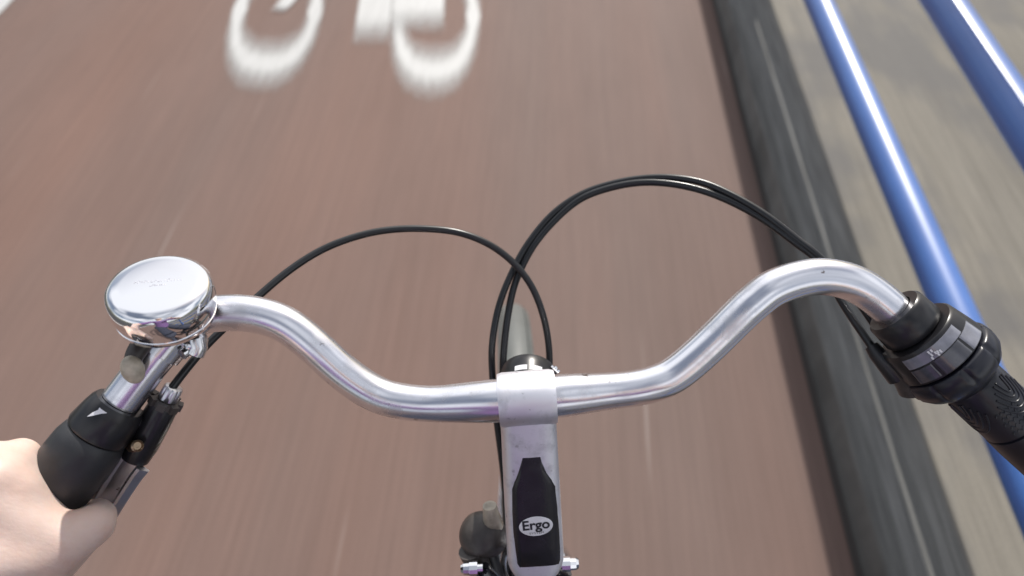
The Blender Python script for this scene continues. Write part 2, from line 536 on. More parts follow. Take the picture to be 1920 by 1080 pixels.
# handlebar centre line (image position, distance)
HB = [(-60, 1132, .392), (60, 973, .395), (158, 844, .398), (254, 717, .402), (292, 668, .404), (322, 630, .406), (346, 607, .408), (372, 594, .409), (400, 588, .410),
      (450, 586, .412), (500, 594, .414), (535, 608, .415), (566, 629, .416), (604, 662, .417), (642, 697, .419), (690, 731, .421), (735, 749, .422), (800, 757, .422), (870, 755, .421),
      (985, 748, .420), (1040, 743, .420), (1120, 735, .421), (1190, 728, .420), (1230, 718, .419), (1262, 704, .419), (1300, 674, .418), (1345, 632, .416), (1392, 585, .413),
      (1420, 561, .412), (1447, 541, .411), (1490, 525, .411), (1540, 518, .411), (1594, 528, .411), (1637, 552, .412), (1679, 588, .413), (1760, 663, .413), (1890, 784, .414), (2040, 924, .414)]
hb = [P(*a) for a in HB]
hbc = relax(catmull(hb, 8), 10)
nhb = len(hbc)
c_mid = P(985, 748, .420)
def hb_r(t):
    p = hbc[int(round(t * (nhb - 1)))]
    q = (p - c_mid).length
    s = min(1, max(0, (q - 0.016) / 0.045)); s = s * s * (3 - 2 * s)
    return 0.0131 * (1 - s) + 0.0110 * s
b = MB(); b.add(tube(hbc, hb_r, 40)); b.build('handlebar', M['alu'], bike)

# ---- stem
LAT = (P(1060, 741, .420) - P(900, 753, .420)).normalized()          # along the bar at the clamp
S0 = P(988, 746, .424)
S1 = P(1004, 1050, .462)
A = (S1 - S0).normalized()
SD = (LAT - A * LAT.dot(A)).normalized()
NU = SD.cross(A)
if NU.dot(CAM - S0) < 0: NU = -NU
SL = (S1 - S0).length
def stem_sec(v):
    """half width, half thickness at distance v from the clamp"""
    t = v / SL
    w = 0.0168 + 0.0020 * t
    if t < 0.12: w = 0.0172
    th = 0.0150
    if t > 0.92:
        q = (t - 0.92) / 0.16
        k = math.sqrt(max(0.02, 1 - q * q)); w *= k
    return w, th
def sup(a, w, th, e=0.42):
    c, s = math.cos(a), math.sin(a)
    return math.copysign(abs(c) ** e, c) * w, math.copysign(abs(s) ** e, s) * th
def stem_top(uu, v):
    w, th = stem_sec(min(max(v, 0), SL))
    q = min(0.995, abs(uu) / w)
    return th * (1 - q ** (2 / 0.42)) ** (0.42 / 2)
v_, f_ = [], []
NS, NR = 40, 30
for i in range(NR + 1):
    vv = -0.002 + (SL + 0.008) * i / NR
    w, th = stem_sec(vv)
    for k in range(NS):
        a, bb = sup(2 * math.pi * k / NS, w, th)
        v_.append(S0 + A * vv + SD * a + NU * bb)
for i in range(NR):
    for k in range(NS):
        k2 = (k + 1) % NS
        f_.append((i * NS + k, i * NS + k2, (i + 1) * NS + k2, (i + 1) * NS + k))
f_.append(tuple(range(NS))); f_.append(tuple(NR * NS + k for k in range(NS)))
stem = MB().add((v_, f_)).build('stem', M['alu_stem'], bike)
b = MB()
CL = 0.0172
b.add(lathe([(-CL, 0.0125), (-CL, 0.0160), (-CL + 0.003, 0.0168), (CL - 0.003, 0.0168), (CL, 0.0160), (CL, 0.0125)], P(988, 747, .421), LAT, 40))
b.build('bar_clamp', M['alu_stem'], stem)
# dark plastic cover with the oval badge
def stem_uv(px, py, h=0.0150):
    q = on_plane(px, py, S0 + NU * h, NU) - S0
    return q.dot(SD), q.dot(A)
cov_rows = [(848, 978, 1015), (870, 975, 1018), (890, 968, 1027), (905, 961, 1038), (919, 956, 1046), (960, 956, 1051), (1000, 958, 1055), (1030, 962, 1056), (1058, 966, 1056), (1072, 968, 1055)]
v_, f_ = [], []
NC = 12
rows = []
for (yy, xa, xb) in cov_rows:
    ua, va = stem_uv(xa, yy); ub, vb = stem_uv(xb, yy)
    rows.append((va, ua, ub))
for j, (va, ua, ub) in enumerate(rows):
    w = stem_sec(min(va, SL * 0.9))[0]
    ua, ub = max(ua, -w * 0.97), min(ub, w * 0.97)
    for lift, ins in ((-0.003, 0), (0.0007, 0.0), (0.0012, 0.0006)):
        pass
    row = []
    for k in range(NC + 1):
        uu = ua + (ub - ua) * k / NC
        dish = -0.0 if 0 < k < NC else -0.0025
        row.append(S0 + A * va + SD * uu + NU * (stem_top(uu, min(va, SL * 0.9)) + 0.0012 + dish + (-0.0025 if j in (0, len(rows) - 1) else 0)))
    v_ += row
for j in range(len(rows) - 1):
    for k in range(NC):
        f_.append((j * (NC + 1) + k, j * (NC + 1) + k + 1, (j + 1) * (NC + 1) + k + 1, (j + 1) * (NC + 1) + k))
MB().add((v_, f_)).build('cover_plate', M['cover'], stem, sharp=60)
# oval badge
uc, vc = stem_uv(1005, 987, 0.0165)
BS = 0.94
rx = BS * abs(stem_uv(1039, 987, .0165)[0] - uc); ry = BS * abs(stem_uv(1005, 1006, .0165)[1] - vc)
tilt = R(-3)
def badge_pt(a, b2, lift):
    a2 = a * math.cos(tilt) - b2 * math.sin(tilt); b3 = a * math.sin(tilt) + b2 * math.cos(tilt)
    uu, vv = uc + a2, vc + b3
    return S0 + A * vv + SD * uu + NU * (stem_top(uu, vv) + 0.0012 + lift)
v_, f_ = [badge_pt(0, 0, 0.0005)], []
for r_, l_ in ((0.5, 0.0005), (0.97, 0.0005), (1.0, 0.0003), (1.0, -0.0004)):
    v_ += [badge_pt(rx * r_ * math.cos(2 * math.pi * k / 40), ry * r_ * math.sin(2 * math.pi * k / 40), l_) for k in range(40)]
f_ += [(0, 1 + k, 1 + (k + 1) % 40) for k in range(40)]
for j in range(3):
    f_ += [(1 + j * 40 + k, 1 + j * 40 + (k + 1) % 40, 1 + (j + 1) * 40 + (k + 1) % 40, 1 + (j + 1) * 40 + k) for k in range(40)]
MB().add((v_, f_)).build('badge', M['white'], stem)
def lettering(name, text, size, origin_fn, m, parent, off=0.0, space=1.0):
    cu = bpy.data.curves.new(name, 'FONT'); cu.body = text; cu.size = size; cu.align_x = 'CENTER'; cu.align_y = 'CENTER'
    cu.offset = off; cu.space_character = space; cu.resolution_u = 4
    to = bpy.data.objects.new(name + '_tmp', cu); C.objects.link(to)
    bpy.context.view_layer.update()
    dg = bpy.context.evaluated_depsgraph_get()
    me = bpy.data.meshes.new_from_object(to.evaluated_get(dg))
    vs = [origin_fn(p.co.x, p.co.y) for p in me.vertices]
    fs = [tuple(p.vertices) for p in me.polygons]
    bpy.data.objects.remove(to); bpy.data.curves.remove(cu); bpy.data.meshes.remove(me)
    return mk(name, vs, fs, m, parent, smooth=False)
ssz = rx * 1.05
lettering('lettering', 'Ergo', ssz * 0.86, lambda a, c: badge_pt(a * 0.98, -c - ry * 0.16, 0.0008), M['black_print'], stem, off=0.00022)
lettering('lettering', 'SYSTEM', ssz * 0.19, lambda a, c: badge_pt(a * 1.2, -c + ry * 0.66, 0.0008), M['greyplastic'], stem, space=1.1)

# ---- headset, quill and head tube under the stem end
HT_AX = Vector((0, 0.33, -1)).normalized()      # steering axis, downwards and forwards
HT0 = P(1000, 1058, .490)
hs = MB().add(lathe([(-0.020, 0.0111), (-0.002, 0.0111), (0.0, 0.0150), (0.001, 0.0185), (0.002, 0.0192), (0.006, 0.0192), (0.0062, 0.0215), (0.0075, 0.0236), (0.012, 0.0240), (0.016, 0.0236), (0.018, 0.0185), (0.024, 0.0195), (0.030, 0.0215), (0.032, 0.0175)], HT0, HT_AX, 40)).build('headset', M['chrome_worn'], bike)
ht = MB().add(tube([HT0 + HT_AX * 0.031, HT0 + HT_AX * 0.10, HT0 + HT_AX * 0.17], 0.0178, 32)).build('head_tube', M['frame'], bike)
hb0 = HT0 + HT_AX * 0.17
# front axle cap bolts on the bracket at the headset
for sgn, (ax_, ay_) in ((-1, (897, 1065)), (1, (1052, 1058))):
    o0 = P(ax_, ay_, .468)
    dirv = (P(ax_ + sgn * 40, ay_ - sgn * 2, .468) - o0).normalized()
    prof = [(-0.003, 0.0030), (0.0005, 0.0030), (0.0005, 0.0052), (0.0060, 0.0052), (0.0062, 0.0044), (0.0100, 0.0042), (0.0118, 0.0030), (0.0124, 0.0001)]
    MB().add(lathe(prof, o0, dirv, 12)).build('cap_nut', M['chrome'], bike, sharp=25)
for px0, px1 in ((897, 925), (1072, 1045)):
    MB().add(tube([P(px0 + (4 if px0 < 1000 else -20), 1072, .470), P(px1, 1095, .474), P(px1, 1130, .48)], 0.0075, 14)).build('clamp_bracket', M['frame'], bike)
# dusty cable housing holder left of the stem
o0 = P(905, 1003, .485)
axv = (P(878, 1000, .470) - P(936, 1018, .500)).normalized()
hold = MB().add(lathe([(-0.016, 0.008), (-0.014, 0.0125), (-0.004, 0.0155), (0.003, 0.0160), (0.008, 0.0145), (0.0115, 0.0100), (0.0130, 0.0045), (0.0133, 0.0002)], o0, axv, 28)).build('cable_holder', M['dusty'], bike)
MB().add(tube(catmull([P(884, 1030, .480), P(893, 1050, .484), P(905, 1075, .487), P(915, 1110, .49)], 5), lambda t: 0.0095 - 0.002 * t, 16)).build('holder_arm', M['dusty'], hold)
MB().add(tube(catmull([P(918, 948, .470), P(921, 966, .474), P(926, 985, .482)], 5), lambda t: 0.0048 + 0.002 * t, 16)).build('holder_tip', M['aged'], hold)
MB().add(tube(catmull([P(928, 1000, .49), P(917, 1030, .49), P(930, 1085, .492)], 5), 0.0062, 14)).build('holder_sleeve', M['rubber'], hold)

# ---- headlamp in front of the stem
LO = P(991, 704, .486)
lax = Vector((0.0, 0.97, -0.16)).normalized()
lamp = MB().add(lathe([(-0.050, 0.0005), (-0.049, 0.008), (-0.044, 0.0135), (-0.034, 0.0172), (-0.018, 0.0190), (-0.004, 0.0196), (0.000, 0.0196), (0.003, 0.0188), (0.0035, 0.0175)], LO, lax, 40)).build('headlamp', M['plastic'], bike)
MB().add(lathe([(0.0030, 0.0180), (0.005, 0.0150), (0.0065, 0.0001)], LO, lax, 40)).build('lens', M['window'], lamp)
def lamp_pt(h, ang, lift=0.0):
    N_ = Vector((0, 0, 1)); N_ = (N_ - lax * N_.dot(lax)).normalized(); B_ = lax.cross(N_)
    r_ = 0.0190 + 0.0006 * (h + 0.018) / 0.014
    return LO + lax * h + (N_ * math.cos(ang) + B_ * math.sin(ang)) * (r_ + lift)
for a0 in (-0.50, 0.04):
    vv = [lamp_pt(h, a0 + 0.44 * k / 5, 0.0003) for h in (-0.0115, -0.0075) for k in range(6)]
    mk('print_mark', vv, [(k, k + 1, k + 7, k + 6) for k in range(5)], M['white'], lamp, smooth=False)
MB().add(lathe([(-0.004, 0.0012), (-0.002, 0.0012), (-0.002, 0.0026), (0.0, 0.0026), (0.0004, 0.0014), (0.0012, 0.0014), (0.0012, 0.0022), (0.0026, 0.0022), (0.0027, 0.0001)], P(1041, 694, .470), (P(1052, 706, .470) - P(1034, 688, .470)).normalized(), 16)).build('screw', M['chrome'], lamp, sharp=25)
MB().add(tube([LO + lax * -0.025 + Vector((0, 0, -0.012)), LO + Vector((0, -0.035, -0.045)), HT0 + HT_AX * 0.035 + Vector((0, 0.022, 0))], 0.006, 12)).build('lamp_bracket', M['frame'], lamp)

# ---- cables
def cable(name, pts, r=0.0025):
    p = relax(catmull([P(*a) for a in pts], 10), 6)
    return MB().add(tube(p, r, 14)).build(name, M['cable'], bike)
cable('brake_cable', [(322, 728, .409), (345, 698, .416), (385, 650, .428), (430, 606, .438), (484, 556, .452), (545, 505, .464), (610, 465, .474), (680, 440, .482), (740, 430, .487), (800, 429, .490),
                      (860, 436, .492), (915, 457, .494), (960, 490, .497), (994, 532, .500), (1016, 583, .503), (1028, 640, .507), (1030, 700, .512), (1022, 770, .520), (1004, 860, .535), (985, 960, .55)])
cable('brake_cable', [(1660, 640, .45), (1600, 553, .452), (1537, 483, .458), (1491, 446, .466), (1434, 402, .475), (1377, 368, .484), (1320, 343, .493), (1262, 333, .500), (1205, 334, .506), (1148, 344, .510),
                      (1090, 364, .512), (1035, 402, .512), (989, 458, .511), (958, 515, .508), (935, 575, .505), (923, 642, .503), (923, 700, .505), (930, 780, .515), (945, 900, .53), (950, 1010, .54)])
cable('gear_cable', [(1655, 680, .424), (1630, 643, .432), (1577, 564, .445), (1537, 492, .458), (1491, 455, .466), (1434, 413, .476), (1377, 381, .484), (1320, 358, .492), (1262, 345, .498), (1205, 342, .503), (1148, 351, .507),
                     (1090, 372, .510), (1042, 411, .511), (1000, 461, .511), (972, 515, .510), (958, 560, .508), (947, 630, .506), (943, 700, .506), (948, 790, .515), (955, 900, .53), (962, 1010, .545)], 0.0026)

# ---- left grip, brake lever
def axis_at(pa, pb):
    a, c = P(*pa), P(*pb)
    return a, (c - a).normalized(), (c - a).length
go, ga, gl = axis_at((226, 754, .3998), (-60, 1132, .392))
lgrip = MB().add(lathe([(0.022, 0.0110), (0.0222, 0.0163), (0.0235, 0.0176), (0.030, 0.0192), (0.042, 0.0197), (0.060, 0.0190), (0.080, 0.0172), (0.10, 0.0165), (0.125, 0.0168), (0.128, 0.0155), (0.129, 0.0001)], go, ga, 44)).build('grip', M['rubber'], bike)
lgrip['label'] = 'smooth black rubber grip held by the hand'
MB().add(lathe([(0.0005, 0.0108), (0.0005, 0.0138), (0.003, 0.0152), (0.008, 0.0163), (0.0190, 0.0178), (0.0212, 0.0172), (0.0216, 0.0108)], go, ga, 44)).build('grip_collar', M['plastic'], lgrip)
# scuffed chip on the collar
q = P(182, 771, .383)
nn = (CAM - q).normalized(); e1 = (P(200, 764, .383) - q).normalized(); e2 = nn.cross(e1)
pts_ = [(-0.0062, -0.0010), (-0.003, 0.0005), (0.0002, 0.0008), (0.0030, 0.0036), (0.0042, 0.0030), (0.0036, 0.0), (0.0052, -0.0030), (0.001, -0.0024), (-0.003, -0.0018)]
radial = (q - go) - ga * (q - go).dot(ga); radial.normalize()
def on_collar(a, c):
    w = q + e1 * a + e2 * c
    h = (w - go).dot(ga); ax_ = go + ga * h; rr = (w - ax_).normalized()
    hh = min(max(h, 0.003), 0.0205)
    prof = [(0.003, 0.0152), (0.008, 0.0163), (0.0190, 0.0178), (0.0212, 0.0172)]
    rad = 0.0178
    for (h0, r0), (h1, r1) in zip(prof, prof[1:]):
        if h0 <= hh <= h1: rad = r0 + (r1 - r0) * (hh - h0) / (h1 - h0)
    return go + ga * hh + rr * (rad + 0.00025)
mk('scuff', [on_collar(a, c) for a, c in pts_], [tuple(range(len(pts_)))], M['white'], lgrip, smooth=False)

lv0, lva, lvl = axis_at((309, 757, .412), (238, 884, .418))
tocam = (CAM - lv0).normalized()
lside = lva.cross(tocam).normalized()
prof = [(0.0, 0.0035), (0.0, 0.0078), (0.003, 0.0085), (0.012, 0.0090), (0.030, 0.0094), (0.039, 0.0085), (0.041, 0.003)]
lev = MB().add(lathe(prof, lv0, lva, 24))
lev.add(tube([lv0 + lva * 0.016, lv0.lerp(P(222, 752, .402), 0.55) + lva * 0.010, P(224, 756, .404)], 0.0058, 14))
lever = lev.build('brake_lever', M['plastic'], bike)
# toothed lock ring and knurled adjuster
b = MB()
for k in range(7):
    a = 2 * math.pi * k / 7 + 0.3
    N_ = lside * math.cos(a) + lva.cross(lside) * math.sin(a)
    b.add(box(lv0 + lva * -0.0012 + N_ * 0.0082, lva, N_, lva.cross(N_), 0.0022, 0.0014, 0.0024))
b.add(lathe([(-0.003, 0.002), (-0.003, 0.0076), (0.0008, 0.0080), (0.0008, 0.002)], lv0, lva, 20))
b.build('lock_ring', M['dusty'], lever, sharp=25)
v_, f_ = [], []
nseg = 48
prof = [(-0.0125, 0.0034), (-0.0120, 0.0050), (-0.0105, 0.0057), (-0.0040, 0.0059), (-0.0030, 0.0050)]
for h, r_ in prof:
    for k in range(nseg):
        a = 2 * math.pi * k / nseg
        rr = r_ * (1 - 0.10 * max(0, math.cos(8 * a)) ** 3)
        v_.append(lv0 + lva * h + (lside * math.cos(a) + lva.cross(lside) * math.sin(a)) * rr)
for i in range(len(prof) - 1):
    for k in range(nseg):
        k2 = (k + 1) % nseg
        f_.append((i * nseg + k, i * nseg + k2, (i + 1) * nseg + k2, (i + 1) * nseg + k))
f_.append(tuple(range(nseg))); f_.append(tuple((len(prof) - 1) * nseg + k for k in range(nseg)))
MB().add((v_, f_)).build('barrel_adjuster', M['lever'], lever)
# pivot bolt and bits between grip and lever
q = P(258, 836, .401)
MB().add(lathe([(-0.008, 0.0036), (0.0, 0.0036), (0.0008, 0.0028), (-0.0004, 0.0022), (-0.0005, 0.0001)], q, ((CAM - q).normalized() + LAT * 0.5).normalized(), 14)).build('pivot_bolt', M['rusty'], lever, sharp=25)
# silver blade, a shallow channel
e1 = (P(205, 945, .418) - P(238, 876, .413)).normalized()
bl = [P(250, 866, .412), P(234, 888, .413), P(209, 928, .415), P(186, 968, .421), P(160, 1010, .432), P(120, 1060, .445), P(70, 1120, .455)]
blc = catmull(bl, 5)
fr = frames(blc)
v_, f_ = [], []
secp = [(-1.0, -0.25), (-1.0, 0.28), (-0.72, 0.40), (-0.52, 0.10), (0.30, 0.10), (0.48, 0.40), (0.66, 0.36), (1.05, -0.10), (1.05, -0.3)]
for i, (T, N_, B_) in enumerate(fr):
    cdir = (CAM - blc[i]).normalized() * 0.85 + Vector((0, 0.0, 0.35)); cdir = (cdir - T * cdir.dot(T)).normalized(); sd = cdir.cross(T)
    if sd.dot(LAT) < 0: sd = -sd
    w = 0.0098 * (1 - 0.25 * i / len(fr))
    for a, c in secp: v_.append(blc[i] + sd * (w * a) + cdir * (0.008 * c))
n = len(secp)
for i in range(len(fr) - 1):
    for k in range(n):
        f_.append((i * n + k, i * n + (k + 1) % n, (i + 1) * n + (k + 1) % n, (i + 1) * n + k))
f_.append(tuple(range(n))); f_.append(tuple((len(fr) - 1) * n + k for k in range(n)))
MB().add((v_, f_)).build('lever_blade', M['lever'], lever, sharp=30)

# ---- bell
BT = P(296, 530, .372)                                # middle of the flat top
bax = Vector((0.105, 0.165, 1.0)).normalized()         # points up
Rb = 0.0278
bell = MB().add(lathe([(-0.0280, 0.002), (-0.0275, 0.0215), (-0.0225, 0.0225), (-0.0220, 0.0002)], BT, bax, 32)).build('bell', M['dusty'], bike)
dome = [(0.0003, 0.0001), (0.0003, 0.010), (0.0001, 0.018), (-0.0004, 0.0224), (-0.0014, 0.0246), (-0.0030, 0.0262), (-0.0052, 0.0271), (-0.0085, 0.0276), (-0.0130, 0.0275), (-0.0175, 0.0266), (-0.0208, 0.0257), (-0.0210, 0.0261), (-0.0238, 0.0256), (-0.0243, 0.0250), (-0.0241, 0.0240), (-0.014, 0.0252)]
MB().add(lathe(dome, BT, bax, 96)).build('dome', M['chrome'], bell, sharp=50)
# engraving on the dome: faint fine strokes, unreadable in the photograph
ea = (P(345, 512, .372) - P(255, 545, .372)); ea = (ea - bax * ea.dot(bax)).normalized(); eb = bax.cross(ea)
b = MB()
rnd = random.Random(3)
for row, (n, wd, off) in enumerate(((15, 0.0245, 0.0012), (7, 0.0085, -0.0022))):
    for i in range(n):
        cx_ = (-0.5 + (i + 0.5) / n) * wd
        c = BT + bax * 0.00028 + ea * cx_ + eb * off
        hh = 0.0010 * rnd.uniform(0.6, 1.1) * (1 if row == 0 else 0.6)
        b.add(box(c, ea, eb, bax, 0.00018, hh, 0.00012))
        if rnd.random() < 0.7: b.add(box(c + ea * 0.0005 + eb * rnd.choice((-hh, 0, hh)) * 0.8, ea, eb, bax, 0.0005, 0.00016, 0.00012))
b.build('engraving', M['engrave'], bell, smooth=False)
# clamp band to the bar, thumb lever and screw
bc = P(312, 643, .4055)
bdir = (P(292, 668, .404) - P(330, 621, .4065)).normalized()
MB().add(lathe([(-0.007, 0.0112), (-0.007, 0.0128), (0.007, 0.0128), (0.007, 0.0112)], bc, bdir, 32)).build('clamp_band', M['chrome_worn'], bell)
MB().add(tube([BT - bax * 0.026, BT - bax * 0.040], 0.0085, 24)).build('bracket', M['dusty'], bell)
kn_ = P(249, 693, .384)
kax = (P(262, 722, .386) - P(240, 668, .382)).normalized(); kq = (CAM - kn_).normalized(); kq = (kq - kax * kq.dot(kax)).normalized(); kr = kax.cross(kq)
b = MB()
b.add(ball(kn_, 1.0, 24, 14, (0.0060, 0.0050, 0.0082), Matrix((kr, kq, kax)).transposed()))
b.build('thumb_lever', M['aged'], bell)
MB().add(tube(catmull([P(290, 628, .397), P(266, 646, .392), P(252, 668, .388), P(250, 684, .387)], 5), lambda t: 0.0062 - 0.0018 * t, 16)).build('lever_arm', M['dusty'], bell)
b = MB()
b.add(ball(P(364, 641, .404), 0.0078, 18, 12, (1, 1, 0.8)))
b.add(tube([P(368, 636, .402), P(372, 652, .402), P(366, 664, .402)], 0.0052, 14))
b.add(lathe([(-0.004, 0.0032), (0.003, 0.0032), (0.0032, 0.0001)], P(350, 660, .400), (P(344, 663, .398) - P(352, 658, .400)).normalized(), 16))
b.build('clamp_screw', M['chrome_worn'], bell)

# ---- gear shifter and right grip
so, sa, sl = axis_at((1676, 583, .413), (1888, 780, .414))
RS = 0.96
mm = .4135 / F                                        # metres per pixel there
ref = (CAM - so); ref = (ref - sa * ref.dot(sa)).normalized()
def sh(prof, segs=56): return lathe([(s * mm, r * mm * RS) for s, r in prof], so, sa, segs, ref)
shifter = MB().add(sh([(54, 40), (54, 73), (58, 77), (98, 84), (116, 86.5), (119, 80), (120, 40)])).build('gear_shifter', M['plastic'], bike)
MB().add(sh([(-2, 37), (-2, 52), (3, 57), (46, 60), (51, 57), (52, 37)])).build('shifter_collar', M['plastic'], shifter)
# twist ring with shallow lobes
prof = [(121, 76), (122, 88), (126, 92), (142, 94.5), (156, 92), (170, 83), (187, 62), (190, 45)]
v_, f_ = [], []
ns = 160
sb = sa.cross(ref)
for s, r_ in prof:
    for k in range(ns):
        a = 2 * math.pi * k / ns
        lob = max(0, math.cos(9 * a + 0.6)) ** 10
        rr = r_ - (5.0 * lob if 125 < s < 160 else 0)
        v_.append(so + sa * (s * mm) + (ref * math.cos(a) + sb * math.sin(a)) * rr * mm * RS)
for i in range(len(prof) - 1):
    for k in range(ns):
        k2 = (k + 1) % ns
        f_.append((i * ns + k, i * ns + k2, (i + 1) * ns + k2, (i + 1) * ns + k))
MB().add((v_, f_)).build('twist_ring', M['gripr'], shifter, sharp=50)
def patch(name, s0, s1, r0, r1, a0, a1, m, lift=1.2, n=16):
    v, f = [], []
    for i, (s, r_) in enumerate(((s0 - 0.1, r0 - 2), (s0, r0 + lift), (s1, r1 + lift), (s1 + 0.1, r1 - 2))):
        for k in range(n + 1):
            a = R(a0 + (a1 - a0) * k / n)
            l2 = -2.5 if k in (0, n) else 0
            v.append(so + sa * (s * mm) + (ref * math.cos(a) + sb * math.sin(a)) * (r_ + l2) * mm * RS)
    for i in range(3):
        for k in range(n): f.append((i * (n + 1) + k, i * (n + 1) + k + 1, (i + 1) * (n + 1) + k + 1, (i + 1) * (n + 1) + k))
    return MB().add((v, f)).build(name, m, shifter, sharp=50)
SGN = 1 if sb.dot(LAT) > 0 else -1     # which way round leads towards the right of the picture
def pa(a): return a * SGN
def patch2(name, s0, s1, r0, r1, a0, a1, m, **k):
    a0, a1 = sorted((pa(a0), pa(a1))); return patch(name, s0, s1, r0, r1, a0, a1, m, **k)
patch2('indicator_window', 61, 81, 77.6, 81.0, -50, 44, M['window'])
patch2('indicator_window', 83, 114, 81.4, 86.2, -14, 30, M['window_dark'])
patch2('indicator_window', 83, 114, 81.4, 86.2, 31, 66, M['window'])
patch2('indicator_window', 85, 112, 81.8, 86.0, -48, -16, M['window_dark'])
# small pale print marks on the windows
b = MB()
rnd = random.Random(5)
for i in range(9):
    s = 66 + rnd.random() * 13; a = R(pa(-12 + rnd.random() * 16))
    rr = 79.2 + (s - 64) * 0.17
    N_ = ref * math.cos(a) + sb * math.sin(a)
    b.add(box(so + sa * (s * mm) + N_ * ((rr + 0.5) * mm * RS), sa, sa.cross(N_), N_, 0.0009, 0.0005, 0.00015))
b.build('print_mark', M['white'], shifter, smooth=False)
# housing below with the cable barrel
b = MB()
q0 = P(1700, 640, .420); q1 = P(1716, 690, .424)
b.add(tube([P(1690, 650, .420), P(1704, 688, .422), P(1722, 728, .424)], 0.0115, 20))
b.build('shifter_housing', M['dusty'], shifter)
b = MB()
b.add(tube([P(1634, 648, .430), P(1644, 662, .428), P(1664, 684, .424), P(1684, 706, .424)], lambda t: 0.0042 + 0.0028 * t, 18))
b.build('cable_barrel', M['plastic'], shifter)
# grip
rg = MB().add(sh([(190, 40), (191, 56), (196, 58), (240, 58.5), (290, 59), (302, 59), (303.5, 56), (306, 56), (307.5, 60), (345, 61), (420, 60), (520, 60), (528, 54), (529, 1)], 64)).build('grip', M['gripr'], bike)
rg['label'] = 'black ribbed rubber grip behind the twist shifter'
b = MB()
def gp(s, ang, r_): 
    a = R(pa(ang)); return so + sa * (s * mm) + (ref * math.cos(a) + sb * math.sin(a)) * (r_ * mm * RS)
for cen, flip in ((38, 1), (-62, 1)):
    for j in range(5):
        pts = []
        ww = 10 + j * 7.0; dd = 205 + 24 + j * 11
        for k in range(25):
            t = -1 + 2 * k / 24
            ang = cen + ww * t
            s = dd - (abs(t) ** 2.6) * 40
            if flip < 0: s = 505 - s
            pts.append(gp(max(200, s), ang, 58.6))
        b.add(tube(pts, 0.00062, 8))
b.build('grip_ridges', M['gripr'], rg)
b = MB()
for i in range(5):
    for j in range(5):
        ang = 2 + i * 9 + (j % 2) * 4.5 - 14; s = 246 + j * 11
        pts = [gp(s + 5 * abs(t) ** 2 - 2, ang + 3.9 * t, 58.5) for t in (-1, -0.5, 0, 0.5, 1)]
        b.add(tube(pts, 0.0005, 6))
b.build('grip_scales', M['gripr'], rg)

# ---- front wheel, mudguard, fork and frame
WC = Vector((0.0, 0.0, 0.35))
mud = P(963, 600, 0.95)
BX = HT0.x                                            # the frame lies in this plane, the wheel is turned very slightly
WC = Vector((mud.x * 0.75 + 0.0, 0.352, 0.345))
wdir = Vector((mud.x - HT0.x, mud.y - HT0.y, 0)).normalized()      # the way the front wheel points
wlat = Vector((wdir.y, -wdir.x, 0))
WC = Vector((HT0.x, HT0.y, 0)) + wdir * (0.352 - HT0.y) ; WC.z = 0.345
def wp(phi, r_, lat=0.0): return WC + wdir * (r_ * math.sin(phi)) + Vector((0, 0, r_ * math.cos(phi))) + wlat * lat
def ring(rmaj, sect, n=96, p0=0.0, p1=2 * math.pi, closed=True):
    v, f = [], []
    full = p1 - p0 > 6.28
    m = n if full else n + 1
    k_ = len(sect)
    for i in range(m):
        ph = p0 + (p1 - p0) * i / n
        for (dr, la) in sect: v.append(wp(ph, rmaj + dr, la))
    for i in range(n):
        i2 = (i + 1) % m
        for k in range(k_ if closed else k_ - 1):
            k2 = (k + 1) % k_
            f.append((i * k_ + k, i * k_ + k2, i2 * k_ + k2, i2 * k_ + k))
    return v, f
tsec = [(0.019 * math.cos(2 * math.pi * k / 14), 0.019 * math.sin(2 * math.pi * k / 14)) for k in range(14)]
wheel = MB().add(ring(0.325, tsec)).build('front_wheel', M['tyre'], bike)
wheel['label'] = 'black tyre of the front wheel'
MB().add(ring(0.305, [(-0.008, -0.010), (0.006, -0.013), (0.008, -0.011), (0.002, 0), (0.008, 0.011), (0.006, 0.013), (-0.008, 0.010)], 72)).build('rim', M['alu'], wheel)
MB().add(lathe([(-0.05, 0.004), (-0.034, 0.010), (-0.033, 0.022), (-0.030, 0.022), (-0.028, 0.012), (0.028, 0.012), (0.030, 0.022), (0.033, 0.022), (0.034, 0.010), (0.05, 0.004)], WC, wlat, 20)).build('hub', M['alu'], wheel)
for i in range(36):
    sd = 1 if i % 2 else -1
    ph = 2 * math.pi * i / 36
    ph2 = ph + (0.9 if (i // 2) % 2 else -0.9)
    MB().add(tube([wp(ph2, 0.021, sd * 0.031), wp(ph, 0.299, sd * 0.003)], 0.001, 5)).build('spoke', M['alu'], wheel)
gs = [(0.004 - 0.013 * (abs(t) ** 2.4) - (0.0022 if abs(abs(t) - 0.70) < 0.04 else 0), 0.0225 * t) for t in (-1, -0.93, -0.8, -0.75, -0.70, -0.65, -0.4, -0.2, 0, 0.2, 0.4, 0.65, 0.70, 0.75, 0.8, 0.93, 1)]
gin = [(a - 0.0018, b_ * 0.95) for a, b_ in reversed(gs)]
MB().add(ring(0.362, gs + gin, 80, R(-150), R(64))).build('mudguard', M['guard'], bike)
crown = hb0 + HT_AX * 0.02
f1 = MB()
fork_c = Vector((HT0.x, HT0.y, 0)) + wdir * (crown.y - HT0.y); fork_c.z = crown.z - 0.0
for s in (-1, 1):
    f1 = MB()
    f1.add(tube(catmull([fork_c + wlat * (0.012 * s), fork_c + wlat * (0.036 * s) + Vector((0, 0.006, -0.03)), WC + wlat * (0.048 * s) + Vector((0, -0.055, 0.16)), WC + wlat * (0.050 * s)], 8), lambda t: 0.0125 - 0.005 * t, 16))
    f1.build('fork_blade', M['frame'], bike)
seatc = Vector((HT0.x, -0.42, 0.78)); bb_ = Vector((HT0.x, -0.27, 0.29))
